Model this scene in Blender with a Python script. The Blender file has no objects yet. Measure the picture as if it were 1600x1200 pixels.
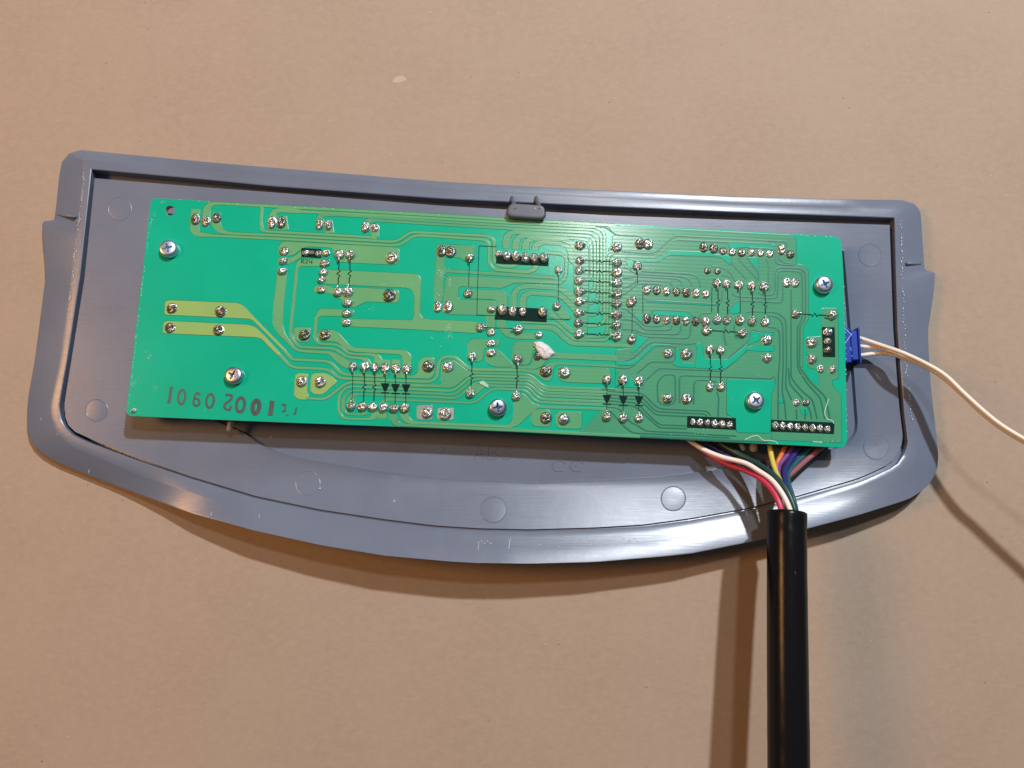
import bpy, bmesh, math, random
from mathutils import Vector, Matrix, noise
random.seed(7)
S = 0.001                                   # everything below is written in millimetres
sc = bpy.context.scene
col = sc.collection

# ------------------------------------------------------------------ camera
F, CAM_H, TILT = 1200.0, 203.0, math.radians(8.5)
cam = bpy.data.cameras.new('camera'); co = bpy.data.objects.new('camera', cam); col.objects.link(co)
cam.sensor_fit = 'HORIZONTAL'; cam.sensor_width = 36.0; cam.lens = 36.0*F/1600.0
cam.clip_start = 0.005; cam.clip_end = 50.0
co.location = (0, 0, CAM_H*S); co.rotation_euler = (TILT, 0, 0)
sc.camera = co
D_ = Vector((0, math.sin(TILT), -math.cos(TILT))); U_ = Vector((0, math.cos(TILT), math.sin(TILT))); R_ = Vector((1, 0, 0))
def W(px, py, z):                           # where the line of sight through a photo pixel meets the height z (mm)
    v = D_*F + R_*(px-800.0) + U_*(600.0-py)
    return Vector((0, 0, CAM_H)) + v*((z-CAM_H)/v.z)
def mmpx(px, py, z):
    return (W(px+1, py, z)-W(px, py, z)).length

# ------------------------------------------------------------------ world, lamps, exposure
w = bpy.data.worlds.new('World'); sc.world = w; w.use_nodes = True
bg = w.node_tree.nodes['Background']; bg.inputs[0].default_value = (0.95, 0.96, 1.0, 1); bg.inputs[1].default_value = 0.075
def lamp(name, d, dist, centre, size, power, rgb):
    l = bpy.data.lights.new(name, 'AREA'); l.shape = 'DISK'; l.size = size; l.energy = power; l.color = rgb
    o = bpy.data.objects.new(name, l); col.objects.link(o)
    c = Vector(centre)*S; v = Vector(d).normalized(); o.location = c + v*dist
    o.rotation_euler = (-v).to_track_quat('-Z', 'Y').to_euler()
    return o
lamp('key_lamp', (0.377, 0.76, 1.0), 0.9, (10, 10, 0), 0.036, 7.3, (0.94, 1.0, 1.07))
lamp('warm_lamp', (-1.05, 0.20, 1.0), 0.90, (-25, 10, 0), 0.26, 4.0, (1.0, 0.47, 0.14))
lamp('ceiling_lamp', (0.119, 0.375, 1.0), 0.8, (23, 72, 10), 0.05, 1.1, (0.97, 0.99, 1.0))
sc.view_settings.view_transform = 'Standard'; sc.view_settings.look = 'None'
sc.view_settings.exposure = 0.0; sc.view_settings.gamma = 1.0

# ------------------------------------------------------------------ materials
def mat(name, rgb, rough=0.5, metal=0.0, spec=0.5):
    m = bpy.data.materials.new(name); m.use_nodes = True
    b = m.node_tree.nodes['Principled BSDF']
    b.inputs['Base Color'].default_value = (*rgb, 1); b.inputs['Roughness'].default_value = rough
    b.inputs['Metallic'].default_value = metal; b.inputs['Specular IOR Level'].default_value = spec
    return m
class NT:
    def __init__(s, m): s.t = m.node_tree; s.b = s.t.nodes['Principled BSDF']; s.tc = s.n('ShaderNodeTexCoord')
    def n(s, k, **kw):
        nd = s.t.nodes.new(k)
        for a, v in kw.items(): setattr(nd, a, v)
        return nd
    def l(s, a, b): s.t.links.new(a, b)
    def co(s, scale=(1, 1, 1), rot=0):
        mp = s.n('ShaderNodeMapping'); mp.inputs['Scale'].default_value = scale; mp.inputs['Rotation'].default_value = (0, 0, rot)
        s.l(s.tc.outputs['Object'], mp.inputs[0]); return mp.outputs[0]
    def noise(s, scale, detail=3, rough=0.5, vec=None):
        nd = s.n('ShaderNodeTexNoise'); nd.inputs['Scale'].default_value = scale; nd.inputs['Detail'].default_value = detail
        nd.inputs['Roughness'].default_value = rough
        s.l(vec or s.tc.outputs['Object'], nd.inputs['Vector']); return nd.outputs[0]
    def vor(s, scale, vec=None):
        nd = s.n('ShaderNodeTexVoronoi'); nd.inputs['Scale'].default_value = scale
        s.l(vec or s.tc.outputs['Object'], nd.inputs['Vector']); return nd
    def ramp(s, v, stops):
        r = s.n('ShaderNodeValToRGB'); e = r.color_ramp.elements
        while len(e) < len(stops): e.new(0.5)
        for k, (p, c) in enumerate(stops):
            e[k].position = p; e[k].color = (c, c, c, 1) if not isinstance(c, tuple) else (*c, 1)
        s.l(v, r.inputs[0]); return r.outputs[0]
    def mix(s, fac, a, b, mode='MIX'):
        m = s.n('ShaderNodeMix', data_type='RGBA', blend_type=mode)
        for i, v in ((0, fac), (6, a), (7, b)):
            if isinstance(v, (int, float)): m.inputs[i].default_value = v
            elif isinstance(v, tuple): m.inputs[i].default_value = (*v, 1)
            else: s.l(v, m.inputs[i])
        return m.outputs[2]
    def math(s, op, a, b):
        m = s.n('ShaderNodeMath', operation=op)
        for i, v in ((0, a), (1, b)):
            if isinstance(v, (int, float)): m.inputs[i].default_value = v
            else: s.l(v, m.inputs[i])
        return m.outputs[0]
    def bump(s, h, strength, dist):
        b = s.n('ShaderNodeBump'); b.inputs['Strength'].default_value = strength; b.inputs['Distance'].default_value = dist
        s.l(h, b.inputs['Height']); s.l(b.outputs[0], s.b.inputs['Normal'])

def make_cardboard():
    m = mat('cardboard', (0.42, 0.30, 0.22), 0.75, spec=0.25); t = NT(m)
    fine = t.noise(4200, 4, 0.7); fib = t.noise(700, 4, 0.6, t.co((0.7, 1.5, 1), 0.15)); big = t.noise(38, 3)
    cor = t.noise(260, 1, 0.5, t.co((1, 0.10, 1), 0.02))
    c = t.mix(t.ramp(fine, [(0.3, 0), (0.7, 1)]), (0.300, 0.226, 0.168), (0.400, 0.303, 0.229))
    mott = t.noise(420, 5, 0.7)
    c = t.mix(t.math('MULTIPLY', t.ramp(mott, [(0.36, 0), (0.64, 1)]), 0.40), c, (0.435, 0.335, 0.255))
    c = t.mix(t.math('MULTIPLY', t.ramp(fib, [(0.40, 0), (0.70, 1)]), 0.45), c, (0.310, 0.232, 0.168))
    c = t.mix(t.math('MULTIPLY', t.ramp(big, [(0.35, 0), (0.65, 1)]), 0.40), c, (0.40, 0.307, 0.235))
    c = t.mix(t.math('MULTIPLY', t.ramp(cor, [(0.35, 0), (0.65, 1)]), 0.07), c, (0.37, 0.265, 0.19))
    for sc_, thr, keep, rgb in ((150, 0.055, 0.62, (0.17, 0.12, 0.085)), (230, 0.06, 0.62, (0.56, 0.46, 0.36)), (85, 0.032, 0.55, (0.10, 0.07, 0.05)), (420, 0.09, 0.60, (0.24, 0.175, 0.12))):
        v = t.vor(sc_, t.co((1, 1.5, 0.0001), sc_))
        near = t.ramp(v.outputs['Distance'], [(thr*0.5, 1), (thr, 0)])
        sel = t.ramp(v.outputs['Color'], [(keep, 0), (keep+0.02, 1)])
        c = t.mix(t.math('MULTIPLY', t.math('MULTIPLY', near, sel), 0.75), c, rgb)
    t.l(c, t.b.inputs['Base Color']); t.bump(t.math('ADD', fine, fib), 0.16, 0.0001)
    return m
def make_plastic(name, rgb, rough):
    m = mat(name, rgb, rough, spec=0.45); t = NT(m)
    big = t.noise(45, 4, 0.6); mid = t.noise(420, 3); fine = t.noise(5200, 2)
    brush = t.noise(900, 3, 0.6, t.co((0.12, 3.0, 1), -0.06))
    c = t.mix(t.ramp(big, [(0.3, 0), (0.7, 1)]), tuple(x*0.95 for x in rgb), tuple(min(1, x*1.07) for x in rgb))
    scr = t.vor(52, t.co((1.0, 0.16, 1), 0.12)); s2 = t.ramp(scr.outputs['Distance'], [(0.012, 1), (0.024, 0)])
    sel = t.ramp(scr.outputs['Color'], [(0.62, 0), (0.64, 1)])
    brk = t.ramp(t.noise(700, 2), [(0.52, 0), (0.6, 1)])
    sp = t.vor(240); s3 = t.math('MULTIPLY', t.ramp(sp.outputs['Distance'], [(0.05, 1), (0.09, 0)]), t.ramp(sp.outputs['Color'], [(0.80, 0), (0.81, 1)]))
    mk = t.math('MAXIMUM', t.math('MULTIPLY', t.math('MULTIPLY', s2, sel), brk), t.math('MULTIPLY', s3, 0.6))
    c = t.mix(t.math('MULTIPLY', mk, 0.55), c, (0.62, 0.64, 0.68))
    t.l(c, t.b.inputs['Base Color'])
    r = t.math('ADD', t.math('MULTIPLY', big, 0.16), rough-0.08); r = t.math('ADD', r, t.math('MULTIPLY', t.math('SUBTRACT', brush, 0.5), 0.14))
    t.l(r, t.b.inputs['Roughness'])
    t.bump(t.math('ADD', t.math('ADD', t.math('MULTIPLY', mid, 0.5), t.math('MULTIPLY', fine, 0.12)), t.math('MULTIPLY', brush, 0.35)), 0.22, 0.00012)
    return m
def make_mask(name, a, b, rough, weave=0.0):
    m = mat(name, a, rough, spec=0.42); t = NT(m)
    big = t.noise(70, 4, 0.55); fine = t.noise(3000, 3)
    c = t.mix(t.ramp(big, [(0.35, 0), (0.68, 1)]), a, b)
    sm = t.noise(160, 5, 0.7); dots = t.vor(900)
    f = t.math('MULTIPLY', t.ramp(sm, [(0.66, 0), (0.72, 1)]), t.ramp(dots.outputs['Distance'], [(0.22, 1), (0.36, 0)]))
    f = t.math('MULTIPLY', f, t.ramp(dots.outputs['Color'], [(0.5, 0), (0.55, 1)]))
    c = t.mix(t.math('MULTIPLY', f, 0.6), c, (0.35, 0.75, 0.6))
    t.l(c, t.b.inputs['Base Color'])
    h = fine
    if weave:
        wv = t.n('ShaderNodeTexWave', wave_type='BANDS', bands_direction='Y'); wv.inputs['Scale'].default_value = 320; wv.inputs['Distortion'].default_value = 1.2
        wv.inputs['Detail'].default_value = 2; t.l(t.co((1, 1, 1), 0.045), wv.inputs['Vector'])
        h = t.math('ADD', t.math('MULTIPLY', fine, 0.5), t.math('MULTIPLY', wv.outputs['Fac'], weave))
    t.bump(h, 0.18, 0.00006)
    return m
def make_solder(name, rgb, rough):
    m = mat(name, rgb, rough, 1.0); t = NT(m)
    oi = t.n('ShaderNodeObjectInfo'); v = t.n('ShaderNodeVectorMath', operation='ADD'); cmb = t.n('ShaderNodeCombineXYZ')
    t.l(oi.outputs['Random'], cmb.inputs[0]); t.l(oi.outputs['Random'], cmb.inputs[2])
    sc_ = t.n('ShaderNodeVectorMath', operation='SCALE'); sc_.inputs['Scale'].default_value = 37.0; t.l(cmb.outputs[0], sc_.inputs[0])
    t.l(t.tc.outputs['Object'], v.inputs[0]); t.l(sc_.outputs[0], v.inputs[1])
    n1 = t.noise(1.3, 3, 0.6, v.outputs[0]); n2 = t.noise(6, 3, 0.6, v.outputs[0])
    c = t.mix(t.ramp(n1, [(0.38, 0), (0.62, 1)]), tuple(x*0.62 for x in rgb), rgb)
    t.l(c, t.b.inputs['Base Color'])
    t.l(t.math('ADD', t.math('MULTIPLY', n2, 0.28), rough-0.1), t.b.inputs['Roughness'])
    t.bump(n1, 0.34, 0.35)
    return m
M = {}
M['card'] = make_cardboard()
M['tray'] = make_plastic('grey_plastic', (0.140, 0.165, 0.224), 0.29)
M['tray2'] = make_plastic('grey_plastic_clip', (0.088, 0.097, 0.120), 0.45)
M['mask'] = make_mask('green_solder_mask', (0.004, 0.385, 0.228), (0.006, 0.415, 0.254), 0.20)
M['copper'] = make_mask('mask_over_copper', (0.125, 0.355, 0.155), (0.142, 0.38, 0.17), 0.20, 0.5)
M['copper_warm_gloss'] = make_mask('warm_gloss_mask_over_copper', (0.285, 0.44, 0.130), (0.25, 0.42, 0.135), 0.26, 0.8)  # yellow tint paints in the warm lamp's gloss on the copper
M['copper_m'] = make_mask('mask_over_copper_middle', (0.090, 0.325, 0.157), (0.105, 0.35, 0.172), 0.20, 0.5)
M['pour'] = make_mask('mask_over_copper_pour', (0.060, 0.285, 0.158), (0.072, 0.308, 0.170), 0.21, 0.5)
M['edge'] = mat('shaded_mask_at_copper_edge', (0.005, 0.215, 0.118), 0.35)  # darker green paints in the shadow along copper edges
M['gap'] = mat('shaded_mask_in_gap', (0.004, 0.145, 0.085), 0.35)  # darker green paints in the shade between neighbouring copper
M['core'] = mat('board_core', (0.34, 0.33, 0.24), 0.6)
M['ink'] = mat('dark_ink', (0.003, 0.020, 0.016), 0.6, spec=0.08)
M['stamp'] = make_mask('stamp_ink', (0.080, 0.115, 0.105), (0.050, 0.070, 0.072), 0.5)
M['solder'] = make_solder('solder', (0.84, 0.85, 0.85), 0.29)
M['tinned'] = make_solder('tinned_pad', (0.62, 0.60, 0.54), 0.42)
M['steel'] = make_solder('zinc_steel', (0.60, 0.69, 0.82), 0.33)
M['dull'] = make_solder('dull_solder', (0.72, 0.71, 0.68), 0.30)
M['dark'] = make_solder('dark_solder', (0.42, 0.40, 0.37), 0.26)
M['black'] = mat('black_rubber', (0.006, 0.006, 0.007), 0.24, spec=0.18)
t_ = NT(M['black']); n_ = t_.noise(900, 4, 0.7, t_.co((1, 0.25, 1))); v_ = t_.vor(260, t_.co((1, 0.5, 1)))
t_.l(t_.math('ADD', t_.math('MULTIPLY', n_, 0.22), 0.13), t_.b.inputs['Roughness'])
t_.l(t_.mix(t_.math('MULTIPLY', t_.ramp(v_.outputs['Distance'], [(0.04, 1), (0.08, 0)]), t_.ramp(v_.outputs['Color'], [(0.72, 0), (0.74, 0.35)])), (0.006, 0.006, 0.007), (0.20, 0.19, 0.18)), t_.b.inputs['Base Color'])
t_.bump(n_, 0.15, 0.0001)
M['chip'] = mat('chip_body', (0.16, 0.15, 0.13), 0.45)
M['glue'] = mat('white_glue', (0.62, 0.60, 0.60), 0.5)
M['pale'] = mat('pale_chip', (0.36, 0.56, 0.42), 0.5)
M['capwhite'] = mat('grey_component', (0.42, 0.40, 0.37), 0.4)
M['scratch'] = mat('pale_scratch', (0.45, 0.62, 0.52), 0.5)
M['bluescr'] = mat('scratched_blue', (0.35, 0.42, 0.75), 0.5)
M['blue_plug'] = mat('blue_nylon', (0.012, 0.052, 0.37), 0.33)
M['worn'] = mat('worn_plastic', (0.55, 0.57, 0.62), 0.5)
M['flake'] = mat('flux_flake', (0.30, 0.60, 0.46), 0.4)
M['nick'] = mat('chipped_edge', (0.48, 0.62, 0.52), 0.45)
M['scuffed'] = mat('scuffed_card', (0.455, 0.36, 0.285), 0.8)
M['cream'] = mat('cream_insulation', (0.74, 0.66, 0.55), 0.45)
for k, rgb in dict(white=(0.78, 0.72, 0.68), red=(0.52, 0.035, 0.085), dark_green=(0.012, 0.050, 0.038), yellow=(0.62, 0.52, 0.10), orange=(0.62, 0.16, 0.04),
                   purple=(0.17, 0.055, 0.24), blue=(0.022, 0.024, 0.15), teal=(0.015, 0.10, 0.11), mauve=(0.26, 0.10, 0.115), jet=(0.010, 0.009, 0.010)).items():
    M['w_'+k] = mat(k+'_insulation', rgb, 0.4)

# ------------------------------------------------------------------ object helpers
def link(name, me, mats, parent=None, smooth=False, loc=None):
    for m in mats: me.materials.append(M[m])
    if smooth: me.polygons.foreach_set('use_smooth', [True]*len(me.polygons))
    o = bpy.data.objects.new(name, me); col.objects.link(o)
    if parent is not None:
        o.parent = parent
        if loc is None: o.location = Vector(TOP.get(parent.name, (0, 0, 0)))*-1
    return o
TOP = {}
def thing(name, loc_mm, label, cat):
    e = bpy.data.objects.new(name, None); col.objects.link(e); e.empty_display_size = 0.01
    e.location = Vector(loc_mm)*S; TOP[e.name] = tuple(e.location)
    e['label'] = label; e['category'] = cat
    return e
def from_bm(name, bm, mats, parent=None, smooth=False, recalc=True):
    if recalc: bmesh.ops.recalc_face_normals(bm, faces=bm.faces)
    me = bpy.data.meshes.new(name); bm.to_mesh(me); bm.free()
    o = link(name, me, mats, parent, smooth)
    if parent is not None and parent.parent is not None: o.location = (0, 0, 0)
    return o
def V(bm, v): return bm.verts.new(Vector(v)*S)

# rounded polylines in photo pixels (each point x, y[, width])
def rounded(pts, r, closed=False, seg=4):
    n = len(pts); out = []
    for i, p in enumerate(pts):
        if not closed and i in (0, n-1): out.append(tuple(p)); continue
        a, b = pts[i-1], pts[(i+1) % n]
        la = math.hypot(a[0]-p[0], a[1]-p[1]); lb = math.hypot(b[0]-p[0], b[1]-p[1])
        if la < 1e-6 or lb < 1e-6: continue
        ca, cb = min(r, la*0.48), min(r, lb*0.48)
        q0 = [p[k]+(a[k]-p[k])*ca/la for k in range(len(p))]; q1 = [p[k]+(b[k]-p[k])*cb/lb for k in range(len(p))]
        if min(ca, cb) < 0.6: out.append(tuple(p)); continue
        for s in range(seg+1):
            t = s/seg
            out.append(tuple((1-t)**2*q0[k]+2*t*(1-t)*p[k]+t*t*q1[k] for k in range(len(p))))
    return out
ZB = 9.4; ZT = 10.9                          # underside and top of the circuit board
zi = [0]
def ribbon(name, pts, m, width=None, r=6, parent=None, edge='edge', ew=0.95, z0=None, h=None):
    pts = [(p[0], p[1], p[2] if len(p) > 2 else width) for p in pts]
    pts = rounded(pts, r)
    zi[0] += 1
    zb = ZT if z0 is None else z0; ht = (0.045+0.00025*(zi[0] % 170)) if h is None else h
    bm = bmesh.new(); rows = []
    n = len(pts)
    for i, p in enumerate(pts):
        a = pts[max(0, i-1)]; b = pts[min(n-1, i+1)]
        d = Vector((b[0]-a[0], b[1]-a[1]))
        if d.length < 1e-9: continue
        d.normalize(); nx, ny = -d.y, d.x
        if 0 < i < n-1:
            d1 = Vector((p[0]-a[0], p[1]-a[1])); 
            k = 1.0
            if d1.length > 1e-9: k = min(1.5, 1/max(0.6, d.dot(d1.normalized())))
        else: k = 1.0
        hw = p[2]*0.5*k
        row = [W(p[0]+nx*o, p[1]+ny*o, zb+z) for o, z in ((hw+ew, 0.0), (hw, ht), (-hw, ht), (-hw-ew, 0.0))]
        rows.append([V(bm, v) for v in row])
    for i in range(len(rows)-1):
        for k in range(3):
            f = bm.faces.new((rows[i][k], rows[i][k+1], rows[i+1][k+1], rows[i+1][k])); f.material_index = 0 if k == 1 else 1
    for rw in (rows[0], rows[-1]):
        f = bm.faces.new(rw); f.material_index = 1
    bm.normal_update()
    for f in bm.faces:
        if f.normal.z < 0: f.normal_flip()
    return from_bm(name, bm, [m, edge], parent, recalc=False)
def poly(name, pts, m, r=4, parent=None, edge='edge', ew=0.95, z0=None, h=None, lift=0.0):
    pts = rounded([(p[0], p[1]) for p in pts], r, True)
    zi[0] += 1
    zb = (ZT if z0 is None else z0); ht = (0.045+0.00025*(zi[0] % 170)) if h is None else h
    n = len(pts); area = sum(pts[i][0]*pts[(i+1) % n][1]-pts[(i+1) % n][0]*pts[i][1] for i in range(n))
    sg = 1 if area > 0 else -1
    bm = bmesh.new(); top = []; bot = []
    for i, p in enumerate(pts):
        a = pts[i-1]; b = pts[(i+1) % n]; d = Vector((b[0]-a[0], b[1]-a[1]))
        d = d.normalized() if d.length > 1e-9 else Vector((1, 0))
        nx, ny = d.y*sg, -d.x*sg
        top.append(V(bm, W(p[0], p[1], zb+ht+lift))); bot.append(V(bm, W(p[0]+nx*ew, p[1]+ny*ew, zb+lift)))
    f = bm.faces.new(top); f.material_index = 0
    bmesh.ops.triangulate(bm, faces=[f])
    for i in range(n):
        j = (i+1) % n
        f = bm.faces.new((top[i], top[j], bot[j], bot[i])); f.material_index = 1
    bm.normal_update()
    for f in bm.faces:
        if f.normal.z < 0: f.normal_flip()
    return from_bm(name, bm, [m, edge], parent, recalc=False)

def spline(pts, n=10):
    P = [Vector(p) for p in pts]; P = [P[0]*2-P[1]] + P + [P[-1]*2-P[-2]]; out = []
    for i in range(1, len(P)-2):
        p0, p1, p2, p3 = P[i-1:i+3]
        for s in range(n):
            t = s/n
            out.append(0.5*((2*p1)+(p2-p0)*t+(2*p0-5*p1+4*p2-p3)*t*t+(3*p1-p0-3*p2+p3)*t**3))
    out.append(P[-2]); return out
def sweep(bm, path, radii, seg=12, cap=True):
    rings = []; n = len(path); up = Vector((0, 0, 1))
    for i, p in enumerate(path):
        d = (path[min(n-1, i+1)]-path[max(0, i-1)]).normalized()
        s = d.cross(up)
        s = s.normalized() if s.length > 1e-4 else Vector((1, 0, 0))
        u = s.cross(d); r = radii[i] if isinstance(radii, (list, tuple)) else radii
        rings.append([V(bm, p+(s*math.cos(2*math.pi*k/seg)+u*math.sin(2*math.pi*k/seg))*r) for k in range(seg)])
    for a, b in zip(rings, rings[1:]):
        for k in range(seg): bm.faces.new((a[k], a[(k+1) % seg], b[(k+1) % seg], b[k]))
    if cap:
        bm.faces.new(rings[0]); bm.faces.new(rings[-1][::-1])
    return rings
def wire(name, pts, m, dia_px, parent, label=None, n=10):
    P = [W(*p) for p in pts]; path = spline(P, n); bm = bmesh.new()
    k = len(pts)//2; r = dia_px*0.5*mmpx(*pts[k])
    sweep(bm, path, r, 12)
    o = from_bm(name, bm, [m], parent, True)
    if label: o['label'] = label
    return o

# ------------------------------------------------------------------ cardboard underneath
bm = bmesh.new()
for x, y in ((-420, -420), (420, -420), (420, 420), (-420, 420)): V(bm, (x, y, 0))
bm.verts.ensure_lookup_table(); bm.faces.new(bm.verts)
card = from_bm('cardboard_surface', bm, ['card']); card['kind'] = 'structure'; card['label'] = 'brown cardboard sheet under the grey plastic cover'
poly('scuff', [(614, 128), (618, 122), (627, 119.5), (635, 123), (631, 126), (621, 128.5)], 'scuffed', 2, card, 'scuffed', 1.2, z0=0.02, h=0.03)

# ------------------------------------------------------------------ grey plastic cover
def resample(pl, n):
    L = [0]
    for a, b in zip(pl, pl[1:]): L.append(L[-1]+math.hypot(b[0]-a[0], b[1]-a[1]))
    out = []; j = 0
    for i in range(n):
        s = L[-1]*i/n
        while j < len(L)-2 and L[j+1] < s: j += 1
        t = (s-L[j])/max(1e-9, L[j+1]-L[j])
        out.append((pl[j][0]+(pl[j+1][0]-pl[j][0])*t, pl[j][1]+(pl[j+1][1]-pl[j][1])*t))
    return out
NS = (70, 60, 90, 60)                        # samples on the top, right, bottom and left side
def loop(top, right, bottom, left):
    out = []
    for i, (s, n) in enumerate(zip((top, right, bottom, left), NS)): out += resample(s, n)
    return out
outer = loop([(108, 240), (113, 236.5), (120, 234), (132, 235), (330, 254), (690, 284), (796, 290), (950, 298), (1140, 307), (1300, 311.5), (1394, 312.5), (1408, 312.5), (1418, 314.5), (1427, 318)],
             [(1427, 318), (1434, 324), (1438.5, 333), (1441.5, 380), (1444.5, 422.5), (1461, 425.5), (1459, 455), (1450, 515), (1450.5, 540), (1454, 602), (1459.5, 650), (1464, 690), (1466, 712), (1464.5, 732), (1458, 746)],
             [(1458, 746), (1450, 758), (1437, 769), (1424, 777.5), (1407, 784), (1340, 805), (1261, 826), (1180, 845), (1080, 864.5), (1040, 869), (930, 878), (830, 880.5), (742, 879.5), (700, 877), (600, 868), (500, 851.5), (400, 829.5), (300, 802), (236, 779), (142, 744), (86, 721), (66, 708)],
             [(66, 708), (54, 697), (46, 682), (42.5, 665), (42.5, 640), (45, 616), (55, 560), (71, 435), (70, 405), (67.5, 379), (65.5, 346), (84.5, 344.5), (87, 330), (93, 272), (97, 253), (108, 240)])
crease = loop([(130, 250), (136, 250), (330, 267), (690, 297), (950, 310), (1140, 319), (1300, 325), (1394, 327), (1408, 328)],
              [(1408, 328), (1409, 350), (1410.5, 440), (1413, 515), (1418, 600), (1426, 660), (1431, 690), (1429, 712), (1424, 726)],
              [(1424, 726), (1414, 742), (1398, 752), (1345, 774), (1250, 800), (1173, 818), (1082, 836), (1006, 846), (930, 850), (830, 853), (680, 847), (600, 836), (500, 820), (400, 799), (300, 769), (217, 741), (140, 708), (112, 696)],
              [(112, 696), (92, 678), (82, 655), (80, 635), (86, 607), (96, 560), (113, 435), (124, 340), (130, 275), (130, 250)])
inner = loop([(142.5, 264), (330, 281), (420, 290), (690, 310), (950, 322.5), (1140, 331), (1398, 340)],
             [(1398, 340), (1403, 515), (1405, 540), (1414, 650), (1419, 690), (1416, 704), (1411, 712.5)],
             [(1411, 712.5), (1404, 724), (1390, 733), (1356, 748), (1340, 754), (1246, 780), (1171, 798), (1080, 814), (1005, 824), (930, 828), (830, 831), (750, 829.5), (680, 825), (600, 815), (500, 800), (400, 779), (300, 749), (217, 721), (150, 696), (133, 689)],
             [(133, 689), (114, 680), (102, 668), (95.5, 657.5), (92, 635), (96.5, 607), (105, 560), (124, 435), (142.5, 264)])
groove = loop([(148, 278.5), (330, 293.5), (420, 300), (690, 321.5), (950, 336.5), (1140, 343.5), (1390, 351.5)],
              [(1390, 351.5), (1395.6, 515), (1397.5, 540), (1405.5, 640), (1410.5, 680), (1409, 694), (1404, 706)],
              [(1404, 706), (1396, 718), (1384, 728), (1352, 742.5), (1338, 748), (1245, 775), (1170, 793.5), (1080, 809.5), (1005, 819.5), (930, 824), (830, 827), (750, 825.5), (680, 821), (600, 811), (500, 796), (400, 775), (300, 745), (217, 716.5), (152, 690.5), (137, 683.5)],
              [(137, 683.5), (118, 675), (107.5, 665), (102.5, 654), (100.5, 634), (103, 617), (112, 560), (132, 435), (148, 278.5)])
pocket = loop([(246, 332), (700, 372), (1318, 392)], [(1318, 392), (1322, 430), (1331, 540), (1340, 660), (1339, 674), (1333, 684)],
              [(1333, 684), (1318, 697), (1200, 724), (1090, 738), (1030, 746), (920, 752), (830, 755), (700, 750), (590, 737), (480, 719), (442, 710), (412, 698), (382, 677), (330, 655), (262, 640), (240, 630)],
              [(240, 630), (232, 622), (228, 608), (230, 585), (246, 332)])
def rise(x, y): 
    d = max(0.0, y-742.0+62.0*ss(1120, 1400, x)); return 0.30*0.165*(d*d/(d+18.0))*(1-0.0011*max(-250, min(220, x-1040)))
def ss(a, b, x):
    t = max(0, min(1, (x-a)/(b-a))); return t*t*(3-2*t)
FLOOR, WALL, POCK = 4.0, 0.8, 3.1
def zfloor(x, y): return FLOOR + rise(x, y)
def zrim(x, y): return FLOOR + WALL*(1-0.7*ss(700, 800, y)) + rise(x, y)
def zout(x, y):
    b = ss(735, 800, y)*(1-ss(1250, 1440, x)); side = (2.0 + 1.6*ss(900, 1440, x))*(1-b) + 1.0*b
    up = 4.6*(1-ss(25, 70, y-(231+(x-130)*0.0640)))
    return max(side, up*ss(95, 300, x)*(1-ss(1330, 1440, x))) + (rise(x, y)+3.75)*ss(735, 830, y)
GD = [2.9-2.2*ss(680, 735, y) for x, y in inner]
cover = thing('plastic_cover', (W(760, 560, 0).x, W(760, 560, 0).y, 0), 'shallow grey plastic cover with a curved lower edge, lying open side up on the cardboard', 'plastic cover')
def loft(bm, loops):
    vs = [[V(bm, p) for p in lp] for lp in loops]; fs = []
    for k, (a, b) in enumerate(zip(vs, vs[1:])):
        n = len(a)
        for i in range(n):
            f = bm.faces.new((a[i], a[(i+1) % n], b[(i+1) % n], b[i])); fs.append((k, f))
    return vs, fs
def lp(pts, zf, dz=0.0): return [W(x, y, zf(x, y)+dz) for x, y in pts]
def inset(pts, d, zf, dz=0.0):               # a loop moved in by d mm (or d(edge)) at its own height
    P = lp(pts, zf, dz); n = len(P); out = []
    ar = sum(P[i].x*P[(i+1) % n].y-P[(i+1) % n].x*P[i].y for i in range(n)); sg = 1 if ar > 0 else -1
    dd = d if callable(d) else (lambda i: d)
    for i in range(n):
        e1, e2 = P[i]-P[i-1], P[(i+1) % n]-P[i]
        n1 = Vector((-e1.y, e1.x, 0)).normalized()*sg; n2 = Vector((-e2.y, e2.x, 0)).normalized()*sg
        d1, d2 = dd((i-1) % n), dd(i); c = n1.x*n2.y-n1.y*n2.x
        if abs(c) < 0.25: o = (n1+n2).normalized()*(0.5*(d1+d2))
        else: o = Vector(((d1*n2.y-d2*n1.y)/c, (d2*n1.x-d1*n2.x)/c, 0))
        out.append(P[i]+o)
    return out
def mid(a, b, t, dz=0.0): return [(1-t)*p+t*q+Vector((0, 0, dz)) for p, q in zip(a, b)]
lo, lc, li = lp(outer, zout), [p+Vector((0, 0, 0.4*ss(735, 800, crease[i][1]))) for i, p in enumerate(lp(crease, zrim, -0.15))], lp(inner, zrim)
under_o = [p+Vector((0, 0, -1.3 if p.z > 1.6 else -p.z+0.15)) for p in inset(outer, 0.25, zout)]
under_c = lp(crease, zfloor, -1.6)
wall_b = [Vector((p.x, p.y, q.z)) for p, q in zip(li, lp(inner, zfloor))]
bm = bmesh.new()
loft(bm, [under_c, under_o, mid(under_o, lo, 0.6), [p+Vector((0, 0, -0.02)) for p in inset(outer, -0.05, zout, -0.12)], lo, mid(lo, lc, 0.08, 0.06), mid(lo, lc, 0.93, 0.03), lc, mid(lc, li, 0.6, 0.05), mid(lc, li, 0.93, 0.03), [p+Vector((0, 0, -0.10)) for p in inset(inner, 0.06, zrim)], [p+Vector((0, 0, -GD[i])) for i, p in enumerate(inset(inner, 0.16, zfloor))], [p+Vector((0, 0, -GD[i])) for i, p in enumerate(lp(groove, zfloor))]])
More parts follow.
